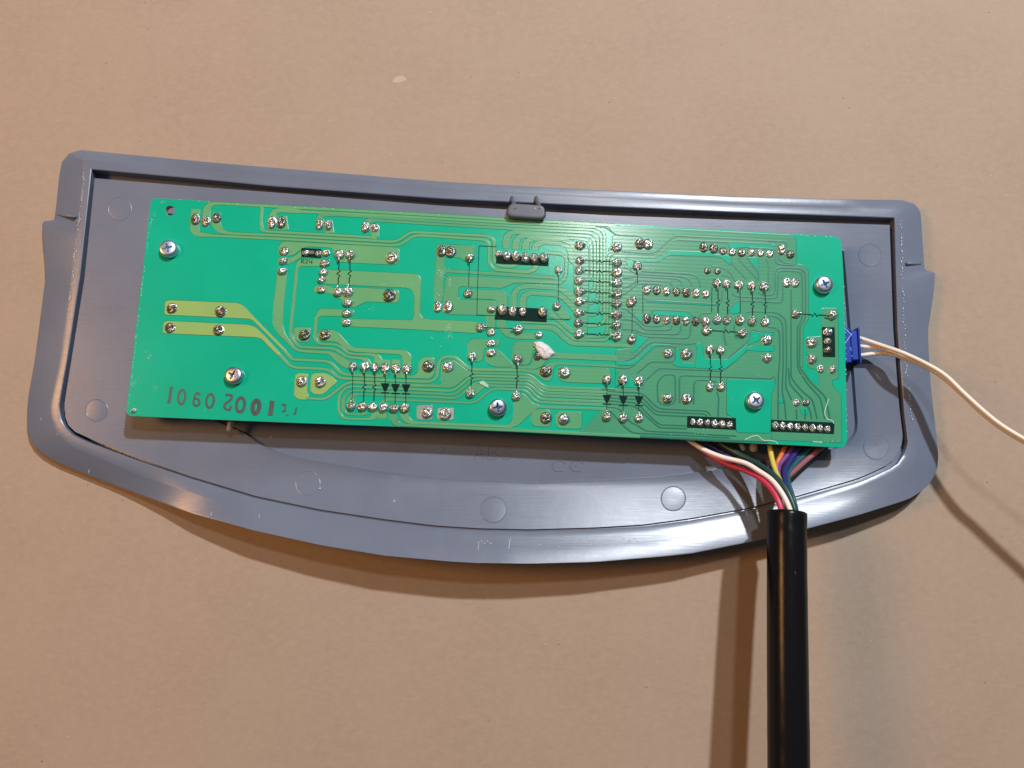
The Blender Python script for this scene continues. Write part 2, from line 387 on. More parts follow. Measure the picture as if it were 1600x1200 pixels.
rim = from_bm('rim', bm, ['tray'], cover, True); rim.data.set_sharp_from_angle(angle=math.radians(24))
bm = bmesh.new()
wb = lp(groove, zfloor); pk = lp(pocket, zfloor)
pk2 = [Vector((p.x, p.y, POCK)) for p in inset(pocket, 0.35, zfloor)]
rows = [[p+Vector((0, 0, -GD[i])) for i, p in enumerate(wb)], list(wb)] + [[Vector((p.x, p.y, 0)) for p in mid(wb, pk, t)] for t in (0.2, 0.4, 0.6, 0.8, 0.97)] + [pk]
def pix_y(p):                                # photo row of a point on the cover (only used to bend the floor up towards the curved edge)
    v = p-Vector((0, 0, CAM_H)); return 600-F*v.dot(U_)/v.dot(D_)
def pix_x(p):
    v = p-Vector((0, 0, CAM_H)); return 800+F*v.x/v.dot(D_)
for t, rw in zip((0.2, 0.4, 0.6, 0.8, 0.97), rows[2:-1]):
    for i, p in enumerate(rw): p.z = zfloor(pix_x(p), pix_y(p))
rows[-2] = [p+Vector((0, 0, 0.0)) for p in rows[-2]]
lip = [p+Vector((0, 0, 0.10)) for p in pk]
vs, _ = loft(bm, rows[:-1]+[lip, pk2, inset(pocket, 5, lambda x, y: POCK)])
f = bm.faces.new(vs[-1]); bmesh.ops.triangulate(bm, faces=[f])
floor = from_bm('floor_panel', bm, ['tray'], cover, True); floor.data.set_sharp_from_angle(angle=math.radians(24))
for i, (x, y, r, dz) in enumerate(((1359, 398, 17, -0.12), (1369, 698, 19, -0.18), (1052, 779, 19, 0.10), (771, 796, 20, 0.05), (481, 755, 19, 0.05), (151, 641, 17, 0.08), (187, 326, 18, 0.03))):
    bm = bmesh.new(); z = zfloor(x, y); n = 40; rings = []
    prof = ((1.05, 0.0), (1.0, 0.06), (0.95, 0.0)) if dz > 0 else ((1.06, 0.01), (1.02, 0.07), (0.97, 0.02))
    slope = 0.30 if y > 745 else 0.0
    for k, h in list(prof)+[(0.9, 0.015), (0.0001, 0.015)]:
        ring = []
        for a in range(n):
            qx, qy = x+r*k*math.cos(2*math.pi*a/n), y+r*k*math.sin(2*math.pi*a/n)
            ring.append(V(bm, W(qx, qy, zfloor(qx, qy)+0.015+h)))
        rings.append(ring)
    for a, b in zip(rings, rings[1:]):
        for k in range(n): bm.faces.new((a[k], a[(k+1) % n], b[(k+1) % n], b[k]))
    bmesh.ops.remove_doubles(bm, verts=bm.verts, dist=1e-7)
    from_bm('ejector_mark', bm, ['tray'], cover, True).data.set_sharp_from_angle(angle=math.radians(9))
def marks(name, segs, m, zf, lift=0.05, parent=None):      # worn, whitened nicks along an edge: one mesh
    bm = bmesh.new()
    for x, y, l, wd, a in segs:
        ca, sa = math.cos(a), math.sin(a)
        q = [(x+ca*u*l-sa*v*wd, y+sa*u*l+ca*v*wd) for u, v in ((-0.5, 0), (-0.2, -0.5), (0.3, -0.4), (0.5, 0.1), (0.1, 0.5))]
        bm.faces.new([V(bm, W(qx, qy, zf(qx, qy)+lift)) for qx, qy in q])
    bm.normal_update()
    for f in bm.faces:
        if f.normal.z < 0: f.normal_flip()
    o = from_bm(name, bm, [m], parent or cover, recalc=False); o['kind'] = 'stuff'; return o
segs = []
for line, n in (([(132, 270), (124, 340), (113, 435), (106, 500)], 70), ([(1408, 345), (1410.5, 440), (1413, 515), (1418, 600), (1426, 660)], 60)):
    for i in range(n):
        x, y = resample(line, n)[i]
        if random.random() < 0.75: segs.append((x+random.uniform(-1.6, 1.6), y, random.uniform(1, 5), random.uniform(0.6, 1.6), math.pi/2+random.uniform(-0.5, 0.5)))
marks('wear_marks', segs, 'worn', zrim, 0.10)
segs = [(746+0.4*k, 868-4*k, 5, 0.8, -1.2) for k in range(6)] + [(752+5*k, 846+3*(k % 2), 5, 0.8, 0.7*(-1)**k) for k in range(4)] + [(797-k*0.6, 843+4*k, 5, 0.9, 1.75) for k in range(4)]
segs += [(405, 826-4*k, 4, 0.9, 1.4) for k in range(6)] + [(330, 803, 8, 0.8, 1.9), (139, 736, 7, 0.8, 1.8), (552, 845, 6, 0.8, 1.5), (500, 763, 4, 1.8, -0.3), (354, 773, 2.5, 2, 0)]
segs += [(random.uniform(840, 1000), random.uniform(838, 866), random.uniform(2, 7), 0.7, random.uniform(-0.4, 0.4)) for k in range(26)]
def zflange(x, y):
    t = ss(0, 1, (y-832)/46.0); a, b = zrim(x, y-46*t), zout(x, y+46*(1-t)); return a+(b-a)*t+0.1
marks('scratch_marks', segs, 'worn', lambda x, y: zrim(x, y)+0.12 if y > 790 else zfloor(x, y)+0.1, 0.25)
# notch slots in the rim
for x0, y0, x1, y1 in ((89.5, 336, 117, 339), (1416, 411.5, 1438, 412.5)):
    zz = max(zout(x0, y0), zout(x1, y1))
    bm = bmesh.new()
    za, zb_ = (zrim(x0, y0)-3.4, zrim(x1, y1)-0.2) if x0 < 800 else (zrim(x0, y0)-0.2, zrim(x1, y1)-1.6)
    a, b = W(x0, y0, za+0.4), W(x1, y1, zb_+0.4)
    sweep(bm, [a, (a+b)/2, b], 0.38, 8)
    from_bm('notch_rib', bm, ['tray'], cover, True)
# raised letters on the pocket floor
for st in ([(741, 717), (748, 697), (756, 717)], [(744, 710), (753, 710)], [(761, 717), (763, 697)], [(763, 697), (774, 698), (776, 703), (771, 707), (763, 707)], [(771, 707), (778, 710), (777, 716), (770, 718), (761, 717)],
           [(799, 701), (793, 697), (786, 699), (787, 705), (796, 709), (799, 714), (794, 718), (785, 716)], [(688, 698), (697, 703), (687, 708)]):
    ribbon('raised_letter', st, 'tray', 1.0, 3, cover, 'tray', 0.4, z0=POCK, h=0.10)
for cx in (873, 901):
    ribbon('raised_letter', [(cx+11*math.cos(a/9*6.283+1), 728+9*math.sin(a/9*6.283+1)) for a in range(8)], 'tray', 1.0, 3, cover, 'tray', 0.4, z0=POCK, h=0.12)
# clip that holds the top edge of the board
bm = bmesh.new()
path = [W(x, y, z) for x, y, z in ((797.5, 329.5, 11.6), (798.5, 329.7, 11.7), (801, 330, 11.7), (822, 331.5, 11.7), (844, 333, 11.7), (846.5, 333.2, 11.7), (847.5, 333.2, 11.6))]
sweep(bm, path, [1.7, 1.95, 2.05, 2.05, 2.05, 1.95, 1.7], 24)
for v in bm.verts:
    c = W(822, 331.5, 11.7)*S
    v.co.z = c.z+min(0.0009, (v.co.z-c.z)*0.8)
for x in (801, 839):
    a = spline([W(x-1, 309, 4.6), W(x, 314, 8.0), W(x+2.5, 320, 11.0), W(x+4, 328, 12.4)], 5)
    sweep(bm, a, [0.55]*len(a), 8)
from_bm('clip', bm, ['tray2'], cover, True)

# ------------------------------------------------------------------ circuit board
board = thing('circuit_board', (W(760, 500, 0).x, W(760, 500, 0).y, ZB), 'long green circuit board lying solder side up inside the grey plastic cover', 'circuit board')
out = rounded([(239, 309.3), (1304, 368.8), (1314.5, 375), (1318, 430), (1321, 560), (1323.5, 692), (1317, 699.3), (1190, 693), (960, 681.5), (660, 668), (430, 659.3), (203, 650), (197, 645), (235.5, 314)], 6, True)
bm = bmesh.new()
hx, hy, hr = 265.7, 329, 7.6
hole = [(hx+hr*math.cos(2*math.pi*k/24), hy+hr*math.sin(2*math.pi*k/24)) for k in range(24)]
def ringz(pts, z): return [V(bm, (W(x, y, ZT).x, W(x, y, ZT).y, z)) for x, y in pts]
for z, flip in ((ZT, False), (ZB, True)):
    o_, h_ = ringz(out, z), ringz(hole, z)
    es = [bm.edges.new((r[i], r[(i+1) % len(r)])) for r in (o_, h_) for i in range(len(r))]
    bmesh.ops.triangle_fill(bm, edges=es, use_beauty=True)
    if z == ZT: ot, ht_ = o_, h_
    else: ob, hb = o_, h_
for f in bm.faces: f.material_index = 0
for a, b in ((ot, ob), (ht_, hb)):
    for i in range(len(a)):
        f = bm.faces.new((a[i], a[(i+1) % len(a)], b[(i+1) % len(a)], b[i])); f.material_index = 1
from_bm('board', bm, ['mask', 'core'], board)

def P(s):                                    # 'x,y[,w] x,y ...' -> points
    return [tuple(float(v) for v in p.split(',')) for p in s.split()]
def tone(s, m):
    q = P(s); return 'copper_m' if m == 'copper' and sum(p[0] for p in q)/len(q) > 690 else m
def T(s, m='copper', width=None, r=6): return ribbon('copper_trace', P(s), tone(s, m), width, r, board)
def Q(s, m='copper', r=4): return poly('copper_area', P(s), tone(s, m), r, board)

# --- upper left
T('305.5,327,13 303.5,356,13 309,366,8 330,368 450,373.7 560,380.3 614,383.3 627,381.5 645,368.8 655,367.5 755,374 764,380 764,412 772,421.5 826,425,5 836,420,7 838,414,8', width=3.6)
T('338.5,332,12 337.5,349,12 345,361,8 358,364.5 430,367.5 580,375.7 612,377.7 622,376 640,363.5 648,362.7 762,368.5 772,375 771.5,408 778,415 800,416.5,5 808,412,6', width=3.6)
T('322,342,11 323,325,11 331,318,6 342,317.8 450,323.6 580,330.5 680,336.3 800,343.5 850,346 960,352', width=3.8)
T('409,321 407,350 412,361.3 440,362.8 500,366 575,370.3 588,371.5,5', width=3.6)
T('441,338,12 443,359,15'); T('513,345,11 515,364,13'); T('586,358,11 586,370,11')
T('425,345,11 427,332,10 436,328,6 462,329.5,7 472,330.5,4 580,335.5 680,341.2 800,348.3 933,355 944.5,363 944.5,502 935,509 905,509.5', width=3.4)
T('499,352,12 500,338,11 508,334.5,6 530,336 580,339 680,345.6 800,353 928,359.4 939.8,367 939.5,486 930,492.5 905,492.7', width=3.4)
T('571,356,12 574,345,9 586,344,4 600,345 680,350.2 800,357.4 923,363.6 934.3,371 934.3,467 926,474.3 905,474.5', width=3.4)
T('791,388,11 791,370,11 801,362.3,6 860,365.3 915,368.3 925,371 929.3,379 929.8,450 922,457.6 905,458', width=3.6)
T('806,390,11 806,376,11 815,367.8,6 905,372.4 917,374.6 923.8,382 924.5,432 917,440.5 903,441', width=3.6)
T('821,390,11 821,380,11 830,372.8,6 880,375.2 893,379,8 897,384,12 906,388,16', width=4)
T('836,390,11 837,382,10 848,379,5 878,381,5 888,386,7 893,396,10 894,406,11 905,412,12', width=4)
T('856,395 878,396.8 885.5,403 884,432 878,440 800,437.5 745,434', width=4.6)
T('694,423 760,427 830,431.3 868,433.5', width=4.4)
Q('436,384 440,378.5 446,377.5 580,384.5 617,386.5 623.5,390 623.5,409 618,413.5 580,412 532,409.5 525,406 523,393 518,387 480,385 471,389 458,399 445,399.5 436,399')
Q('435,402 450,403 461,400 471,392 514,393 514,401 470,401 461,408 450,413 436,412')
Q('461.5,426 463,411 470,404.5 515,405.5 515,416 470,415.5 465.5,420 464.5,428')
T('463,424 462,438 457,490 454,522 458,533 468,542 521,544.5 530,550 539,556.5 548,558.5 566,559.5,4 573,564,8 575,571,11', width=3.3)
T('441,418,13 440,434,14 435,480,15 434,507,14 441,523,8 449,532,4.5 458,543,4 467,548,4 505,550.5,4 516,551,5 526,559,10 540,569,12 550,571,10')
Q('503,424 506,421.5 550,423 648,428 655,431 657.5,438 655.5,490 659,497 672,499.5 672,510 640,510 640,502.5 645,499 648,490 648.5,462 644,453 636,449.5 590,447.5 520,444 503,443')
Q('492,446 512,446 522,450.5 545,449 560,449.5 620,452.5 623,456 623,470 619,473 572,471 562,476 554,480 540,480 535,468 528,465.5 518,459 508,457.5 491,457')
Q('494,492 500,482 550,484 553,487 552,492 549,494 500,493.5 496,499 493,500')
T('494.5,495 492,528 497,537 526,538.5 534,543 542,551 550,553 582,554,4 590,558,9 593,570,13', width=3.2)
T('534,503,11 560,504.5,12 645,507.5,14 680,508,17 745,511.5,18')
Q('461,511 482,511.5 485,514 484,533 480,535 464,533 459.5,528')
Q('498,518 504,515 520,515.5 528,520 545,539 554,543.5 630,547 637,550 642.5,557 643,572 631,572 630,560 626,553.5 552,549.5 540,545 528,535 520,533 503,533 497.5,527')
T('604,562,12 603,576,12'); T('620,562,12 619,576,12')
# --- wide supply tracks at the left, warm lamp gloss painted in as yellow
Q('258,471 265,469 372,473.5 380,477.5 397,496 448,549 446,551 396,501 390,498 257,491.5', 'copper_warm_gloss')
Q('256,503 262,501.5 388,507.5 398,510.5 412,524 438,553 435,556 408,528.5 398,526.5 254,520.5', 'copper_warm_gloss')
T('443,548 456,561.5 508,564 516,566.5 530,581 538,585 590,587.5 600,586,5 605,580,8', width=3.8)
T('436,554 450,569.5 459,574 506,576.3 515,579 526,588.5 534,591 645,595.7 672,596.5 683,590 686,566 690,559 700,556.5 712,559 727,573 738,577.3 820,578.5', width=3.8)
Q('462,585 466,583 477,583 481,586 480,614 483,620.5 480,624.5 466,624 460,619', 'copper_warm_gloss')
T('478,622 505,623.5 514,620 538,600.5 547,597 645,602 660,602.5 690,603', width=3.8)
Q('487,586 491,583 508,583 516,587 527,597.5 519,603 509,613 502,616.5 490,615.5 485.5,611', 'copper_warm_gloss')
# --- bus in the middle
T('587,643,13 585,651,10 576,655 539,654 532.5,650 529.5,640 531,616 539,606.5 548,603.7 560,604 703,611 712,608 733,590 742,586.8 820,589.3 826,590 834,595 845,605 853,609 965,614', width=3)
T('570,643,12 566,648 541,647 536.8,640 538,620 545,612 553,610 680,615 705,617 714,614 737,594.5 745,591.8 820,594.3 826,595.5 833,600 845,612 852,614 965,619', width=3)
T('550,636,14 549,622,10 552,616.5,5 562,616 680,620.5 710,622.5 720,618 738,601 748,597.2 818,599.5 824,600.5 832,605.5 843,616.5 850,618.5 965,624', width=3)
T('600,636,13 600,628,10 604,623.5,5 660,626.5 735,629.5 745,627 765,610 775,607 815,609.5 824,613 835,626 842,628.5 965,634.3', width=3.2)
T('738,582.2 818,584.6 825,586 834,591 845,601.5 853,604.8 965,609.5', width=3)
Q('691,566 697,562.5 708,563 718,570 730,579.5 745,580.9 746,583.8 738,584.5 725,592 712,603 704,606 660,604.3 660,601.5 686,602.5 690,597')
Q('728,612 740,601 748,600 765,602 755,607 745,616 738,622 730,620')
T('757,602 820,604.4 827,608 840,622 848,624 965,629.2', width=3)
Q('656,562 662,557.5 675,558 679,562 679,584 672,591.5 620,590 614,585 616,578 630,578 636,588 648,586.5 654,580')
T('598.5,640,12 598,654,12', r=2); T('615,646,12 615.5,655,12 620,662.5,8 630,664 680,666.3 820,673 905,677.5 1000,682', width=3.6)
T('632,646,12 633,653,12 641,659.5,6 650,660.5 680,661.7 780,666 800,667', width=3.6)
Q('803,628 803,650 798,660 792,664.3 800,668 810,664 835,640.5 842,637 843,633.5 832,630.5 820,617 812,614')
T('838,634.8 850,636.6 965,640', width=3)
Q('652,633 676,633 676,655.5 652,655.5', 'tinned'); Q('684,637 709,637.5 709,656 684,655.5', 'tinned')
Q('833,641 840,640 855,640 861,644 861,663 856,667 834,665.5 830,660 831,650'); Q('870,643 907,644.5 909,648 909,668 905,670 873,669 869,664')
# --- middle
Q('682,382 738,383.5 741,386 741,405 735,411 729,409 718,402.5 694,401 682,400')
Q('682,398 694,400 694,420 701,421 701,425.5 696,426.5 693,432 691,472 677.5,472 680,425')
Q('696,445 697,433 701,431 730,432 790,435.5 820,437.5 878,441 878,443.7 820,441.7 803,442 793,446.5 784,450 720,447 716,451 715,465 719,468.5 770,469.5 776,473.5 777,482 774,493 700,491 692,488 693,470')
Q('733,451.5 783,454 790,457 792.5,463 792.5,480 779,480 777,471.5 772,467.7 731,466')
T('803,480,9.5 803,458,9.5 812,448.5,7 825,447,6.5 872,449.5,6.5 882,455,7 898,470,9 906,474,11')
T('817,480,10 817,464,10 826,457.8,6 870,460.3,6 880,465,6.5 893,478,8 905,488,11')
Q('876,478 885,488 893,498 878,499 866,486'); T('856,488,8 866,495,6 882,508,6 892,517,6 905,520,8')
T('815,503 862,504.8 872,508.5 886,523 897,531.3 946,531.5 953.8,525 954.5,405 961,399.3 1020,402 1027,399.5 1051,376 1058,372 1200,378.5', width=3.6)
T('905,526.5 942,526 949,519 949.6,403 954,396.5 962,394.8', width=3.4)
T('815,511.5,6 858,511.5,7 868,515,6 884,531,6 894,537,6 985,540.5,5')
T('784,496,12 784,508,12 790,519,11 800,524,10 840,526,9'); T('767,492,14 768,514,12')
Q('732,534 737,529.5 776,530.5 780,533 779,541 762,542 756,545 754,562 750,565 736,565 731.5,558')
Q('760,548 770,546 780,548 800,568 808,573 775,573 763,570 760,562')
Q('803,536 808,533 836,534 838,545 832,548 829,565 824,570 808,569.5 801,560')
Q('834,553 846,550 862,551 965,556 965,564 862,559.5 855,563 845,573 836,576.5 800,575.3 800,572 826,571.5 832,567')
Q('812,577 838,577.6 848,574 860,565.5 868,566 965,571 965,574 872,569.5 865,573 863,590 857,596 848,594 838,586 828,582.3 812,580')
Q('873,575 892,574 950,576 955,582 956,592 945,599 885,597 875,594 871,586')

# --- large copper pour on the right with its openings and separating gaps
poly('copper_pour', P('949,352.5 1100,360.3 1237,367.5 1243.5,373 1244,413 1256,414.5 1263,422 1263,500 1255,508 1254,575 1213,582 1211,594 1135,592 1135,650 1149,655 1150,676 1204,677 1206,690 1110,685 1000,680 940,676.5 905,674.5 912,671 940,640 962,640 962,548 985,544 962,536 958,530 958,400 950,391 957,383 957,369 962,367'), 'pour', 3, board, h=0.036)
poly('copper_pour', P('1284,482 1309,482 1310,592 1299,594 1301,603 1314,617 1315,692 1206,687 1205,614 1212,600 1213,580 1254,575 1264,592 1279,606 1280,578 1262,574 1260,528 1283,526'), 'pour', 3, board, h=0.038)
Q('897,377 919,385 920,432 917,536 897,532', 'pour', 5)
for s in ('975,404 1024,406.5 1031,404 1046,392.3 1052,391.8 1110,394 1116,397.5 1138,399 1142,405 1142,415 1130,404 1120,400.5 1048,398.7 1040,401 1029,409.5 1000,409',
          '976,406 990,407 989,420 984,418 978,409', '1019,485.5 1022,484 1072,486 1080,489.5 1081,495 1020,492', '987,493 991,492 1003,491 1004,504 997,499 988,489',
          '995,521 1005,527 1014,528.5 1000,541 989,552 985,549 991,543 994,535', '1010,469 1034,469.7 1100,473.7 1122,474.5 1122,477 1100,476.5 1034,473 1010,472',
          '962,565 986,566 996,560 1014,542 1020,537.5 1050,539 1024,540 1010,552 993,568 985,571 962,570',
          '1087,568 1090,545 1086,539 1093,534 1098,540 1098,556 1104,561.5 1136,562 1150,553 1165,541 1169,545 1152,561 1134,575 1120,577 1085,574.5',
          '1056,544 1062,544 1063,562 1067,567 1085,567.5 1086,575 1060,573 1050,569 1056,563', '963,578 968,578 965,583 964,600 967,605 961,606',
          '961,604 985,605 1000,606.5 1000,600 990,592 981,590 980,600', '1136,592.5 1211,594.5 1210,606 1205,614 1204,676.5 1151,675.5 1150,654 1136,648',
          '1174,517 1183,519.5 1208,521 1208,524 1191,524 1186,532 1174,536 1168,540 1172,530', '1172,541.5 1177,540.5 1210,541 1210,549 1180,548 1166,547',
          '1139,484 1151,472 1157,471 1157,487 1150,490 1142,490', '1168,402 1184,402 1186,440 1183,424 1172,409', '1137,377.5 1213,382 1214,391 1208,390 1170,386 1140,388',
          '1216,622 1224,622 1223,630 1217,630', '1251,637 1262,637 1263,648 1252,648'):
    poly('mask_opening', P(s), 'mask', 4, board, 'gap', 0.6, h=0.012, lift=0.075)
def G(s, width=2.0, r=6, m='gap'): return ribbon('shaded_mask_gap', P(s), m, width, r, board, m, 0.3, z0=ZT+0.076+0.0006*(zi[0] % 40), h=0.006)
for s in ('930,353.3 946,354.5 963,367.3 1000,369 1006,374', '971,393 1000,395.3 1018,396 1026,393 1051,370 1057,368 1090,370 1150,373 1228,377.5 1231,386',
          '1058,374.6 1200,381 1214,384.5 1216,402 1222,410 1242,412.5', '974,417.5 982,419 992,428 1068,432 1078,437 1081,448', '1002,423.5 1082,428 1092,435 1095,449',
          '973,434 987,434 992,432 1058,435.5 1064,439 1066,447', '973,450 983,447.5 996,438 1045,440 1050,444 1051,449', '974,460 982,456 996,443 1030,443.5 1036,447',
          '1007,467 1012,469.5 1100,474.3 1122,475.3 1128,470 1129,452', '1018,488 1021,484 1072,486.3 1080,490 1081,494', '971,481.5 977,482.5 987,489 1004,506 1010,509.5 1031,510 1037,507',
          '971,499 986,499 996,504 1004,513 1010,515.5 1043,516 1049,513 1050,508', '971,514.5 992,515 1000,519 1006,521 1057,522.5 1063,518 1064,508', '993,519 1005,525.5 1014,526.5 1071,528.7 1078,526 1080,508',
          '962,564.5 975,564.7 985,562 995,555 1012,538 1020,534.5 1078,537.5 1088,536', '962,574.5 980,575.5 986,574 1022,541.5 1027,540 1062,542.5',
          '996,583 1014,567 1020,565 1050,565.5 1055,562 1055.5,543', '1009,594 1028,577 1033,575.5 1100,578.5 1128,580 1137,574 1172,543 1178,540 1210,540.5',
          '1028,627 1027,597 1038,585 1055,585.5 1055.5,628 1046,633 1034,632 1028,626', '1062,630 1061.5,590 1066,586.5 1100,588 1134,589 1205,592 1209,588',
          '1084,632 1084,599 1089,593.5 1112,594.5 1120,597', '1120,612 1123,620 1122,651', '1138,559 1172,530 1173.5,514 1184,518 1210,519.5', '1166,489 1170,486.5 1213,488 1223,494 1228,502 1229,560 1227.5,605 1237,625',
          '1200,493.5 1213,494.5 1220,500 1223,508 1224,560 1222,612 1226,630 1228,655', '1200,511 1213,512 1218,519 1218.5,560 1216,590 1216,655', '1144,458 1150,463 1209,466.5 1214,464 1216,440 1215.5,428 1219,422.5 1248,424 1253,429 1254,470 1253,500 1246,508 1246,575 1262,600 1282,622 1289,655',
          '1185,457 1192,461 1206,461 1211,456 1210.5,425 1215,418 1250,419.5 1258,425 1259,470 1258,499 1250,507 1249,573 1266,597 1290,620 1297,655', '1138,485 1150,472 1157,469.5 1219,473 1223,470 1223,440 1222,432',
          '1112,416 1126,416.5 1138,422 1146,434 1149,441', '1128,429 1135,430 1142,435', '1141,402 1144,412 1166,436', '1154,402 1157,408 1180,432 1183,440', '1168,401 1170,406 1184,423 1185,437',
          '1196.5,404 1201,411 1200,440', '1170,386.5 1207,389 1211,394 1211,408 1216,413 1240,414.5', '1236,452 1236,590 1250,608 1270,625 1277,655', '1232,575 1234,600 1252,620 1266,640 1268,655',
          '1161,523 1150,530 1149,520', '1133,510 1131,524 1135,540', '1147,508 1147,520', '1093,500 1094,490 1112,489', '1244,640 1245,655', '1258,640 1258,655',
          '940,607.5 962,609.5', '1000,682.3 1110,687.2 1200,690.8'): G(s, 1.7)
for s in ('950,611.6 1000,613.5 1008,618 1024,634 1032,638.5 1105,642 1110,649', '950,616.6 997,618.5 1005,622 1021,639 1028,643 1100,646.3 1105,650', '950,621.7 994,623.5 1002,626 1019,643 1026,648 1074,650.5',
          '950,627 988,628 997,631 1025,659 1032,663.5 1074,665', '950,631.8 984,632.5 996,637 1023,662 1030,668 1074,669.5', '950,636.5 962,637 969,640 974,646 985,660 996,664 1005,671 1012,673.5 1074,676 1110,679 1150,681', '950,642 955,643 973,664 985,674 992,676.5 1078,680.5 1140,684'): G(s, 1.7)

# --- printed marks
def ink(s, width=1.3, r=0.5): return ribbon('printed_symbol', P(s), 'ink', width*0.85, r, board, 'ink', 0.12, z0=ZT+0.105, h=0.006)
def zig_v(x0, y0, x1, y1, amp=2.6):
    pts = []
    for t, o in ((0, 0), (0.40, 0), (0.45, 1), (0.53, -1), (0.61, 1), (0.66, 0), (1, 0)):
        pts.append('%.1f,%.1f' % (x0+(x1-x0)*t+o*amp*(abs(y1-y0) > abs(x1-x0)), y0+(y1-y0)*t+o*amp*(abs(y1-y0) <= abs(x1-x0))))
    return ink(' '.join(pts), 1.35)
for a in ((530, 402, 528, 450), (547.5, 402, 545, 450), (570, 580, 568, 627), (586, 580, 584, 627), (738, 563, 735.5, 609), (808.5, 568, 807, 612), (1122, 449, 1122, 494), (1137, 450, 1137, 494), (1175.5, 452, 1176, 496), (1195.5, 453, 1196, 496),
          (1110, 553, 1110, 597), (1126, 553, 1126, 597), (1112, 516.5, 1155, 519), (1250, 490.5, 1294, 493)): zig_v(*a)
for y0, y1 in ((407.5, 409), (422.5, 425), (438.5, 441), (455.5, 458), (471.5, 473.5), (488.5, 490.5), (505, 506.5), (521.5, 523.5)): zig_v(914, y0, 957, y1, 2.2)
for s in ('733.5,410 732,450', '748.5,384 746.5,438 745,492', '873,430 872,470', '551.5,580 550,628', '1156.5,452 1156.5,494', '996,421 996,443', '988,479 987.5,520', '757,511.8 804,513.2', '748.5,384 776,385.5', '1004.5,446 1004.5,489', '1112.5,449 1112,488', '745,492 773,493.5', '851,498 890,499.6'): ink(s, 0.75)
for x, y0, y1 in ((602, 580, 629), (618, 581, 630), (634.5, 581, 631), (948.5, 601, 644), (974, 603, 646), (998.5, 603, 646)):
    ink('%f,%f %f,%f' % (x, y0, x-0.5, y1), 1.0); ym = (y0+y1)/2-5.5
    poly('printed_symbol', [(x-6.8, ym-0.2), (x+6.8, ym), (x+2, ym+11), (x-0.3, ym+13), (x-2.3, ym+11)], 'ink', 0.5, board, 'ink', 0.15, z0=ZT+0.106, h=0.007)
    ink('%f,%f %f,%f' % (x-6.5, ym+14.3, x+6.5, ym+14.8), 1.7)
for s in ('775.5,399 857.5,403 857,415.5 775,411.5', '776,479 855,482.5 854,503.5 772.5,499', '1074,650 1150,653.5 1150,671.5 1073.5,668', '1205,656 1304,660.5 1303,678 1204,674', '1284.5,511 1304,511.5 1305,558 1286,557.5',
          '471,387.5 502,389 502,403 471,401'):
    poly('printed_block', P(s), 'ink', 0.5, board, 'ink', 0.2, z0=ZT+0.100, h=0.008)
for s in ('471,411.5 471.3,405 474.5,404.7 475.3,407 472,408.2 475.5,411.7', '477,405.6 480.5,405.8 480.3,408 477,411 481,411.3', '483.5,405.5 483,409.3 488.5,409.8', '487.5,405.5 486.8,412.5'): ink(s, 0.8)
# --- ink date stamp, read upside down
def st(s, width, r=3): return ribbon('stamped_digit', P(s), 'stamp', width, r, board, 'stamp', 0.25, z0=ZT+0.106, h=0.006)
def oval(cx, cy, rx, ry, lean): return ' '.join('%.1f,%.1f' % (cx+rx*math.cos(a)+lean*math.sin(a), cy+ry*math.sin(a)) for a in [2*math.pi*k/20 for k in range(21)])
st('269.5,605 267,606 264.8,624 263,630', 4.0); st(oval(283.7, 620, 5.4, 11.2, -1.0), 3.0); st('312,617 310,612.8 306,614 303,622 301.6,630 305,634.3 310,633 312,627 309,622.5 303.5,622.7', 2.7)
st(oval(328, 626, 5.8, 10.8, -1.0), 3.1); st('352,617 358,616 363,619 360,625 352,630 349.8,635 352,638.5 359,641 360.5,634', 3.3); st(oval(375.6, 632.3, 6.4, 11.2, -1.0), 4.3)
st(oval(399.7, 635.8, 5.2, 10.2, -1.0), 6.2); st('425.5,626 422,649', 7.0); st('440,632 447,632 444,636 446,641 444,643 440,642', 2.0); st('463,636 461.5,647 458.5,645.5', 1.9); st('447.5,648 450.5,648.4', 1.8)

# ------------------------------------------------------------------ solder joints
def lathe_mesh(name, prof, seg=18, bumpy=0.0, tail=None, seed=0, m='solder'):
    bm = bmesh.new(); rings = []
    for r, z in prof:
        rings.append([bm.verts.new((r*math.cos(2*math.pi*k/seg), r*math.sin(2*math.pi*k/seg), z)) for k in range(seg)])
    for a, b in zip(rings, rings[1:]):
        for k in range(seg): bm.faces.new((a[k], a[(k+1) % seg], b[(k+1) % seg], b[k]))
    bmesh.ops.remove_doubles(bm, verts=bm.verts, dist=1e-4)
    if bumpy:
        for v in bm.verts:
            n = noise.noise(v.co*1.7+Vector((seed*3.1, seed*1.7, 0)))
            if v.co.z > 0.1: v.co += Vector((n*bumpy, noise.noise(v.co*2.1-Vector((seed, 5, 2)))*bumpy, n*bumpy*0.7))
    if tail:
        S_ = S; rr = 0.17; path = spline([(-0.15, 0, 0.75), (0.35, 0, 1.02), (0.85, 0, 0.93), (tail, 0, 0.72)], 3)
        n = len(path); rg = []
        for i, p in enumerate(path):
            d = (path[min(n-1, i+1)]-path[max(0, i-1)]).normalized(); s = d.cross(Vector((0, 0, 1))).normalized(); u = s.cross(d)
            rg.append([bm.verts.new(p+(s*math.cos(k*math.pi/4)+u*math.sin(k*math.pi/4))*rr) for k in range(8)])
        for a, b in zip(rg, rg[1:]):
            for k in range(8): bm.faces.new((a[k], a[(k+1) % 8], b[(k+1) % 8], b[k]))
        bm.faces.new(rg[-1][::-1])
    bmesh.ops.recalc_face_normals(bm, faces=bm.faces)
    me = bpy.data.meshes.new(name); bm.to_mesh(me); bm.free()
    me.polygons.foreach_set('use_smooth', [True]*len(me.polygons)); me.materials.append(M[m])
    return me
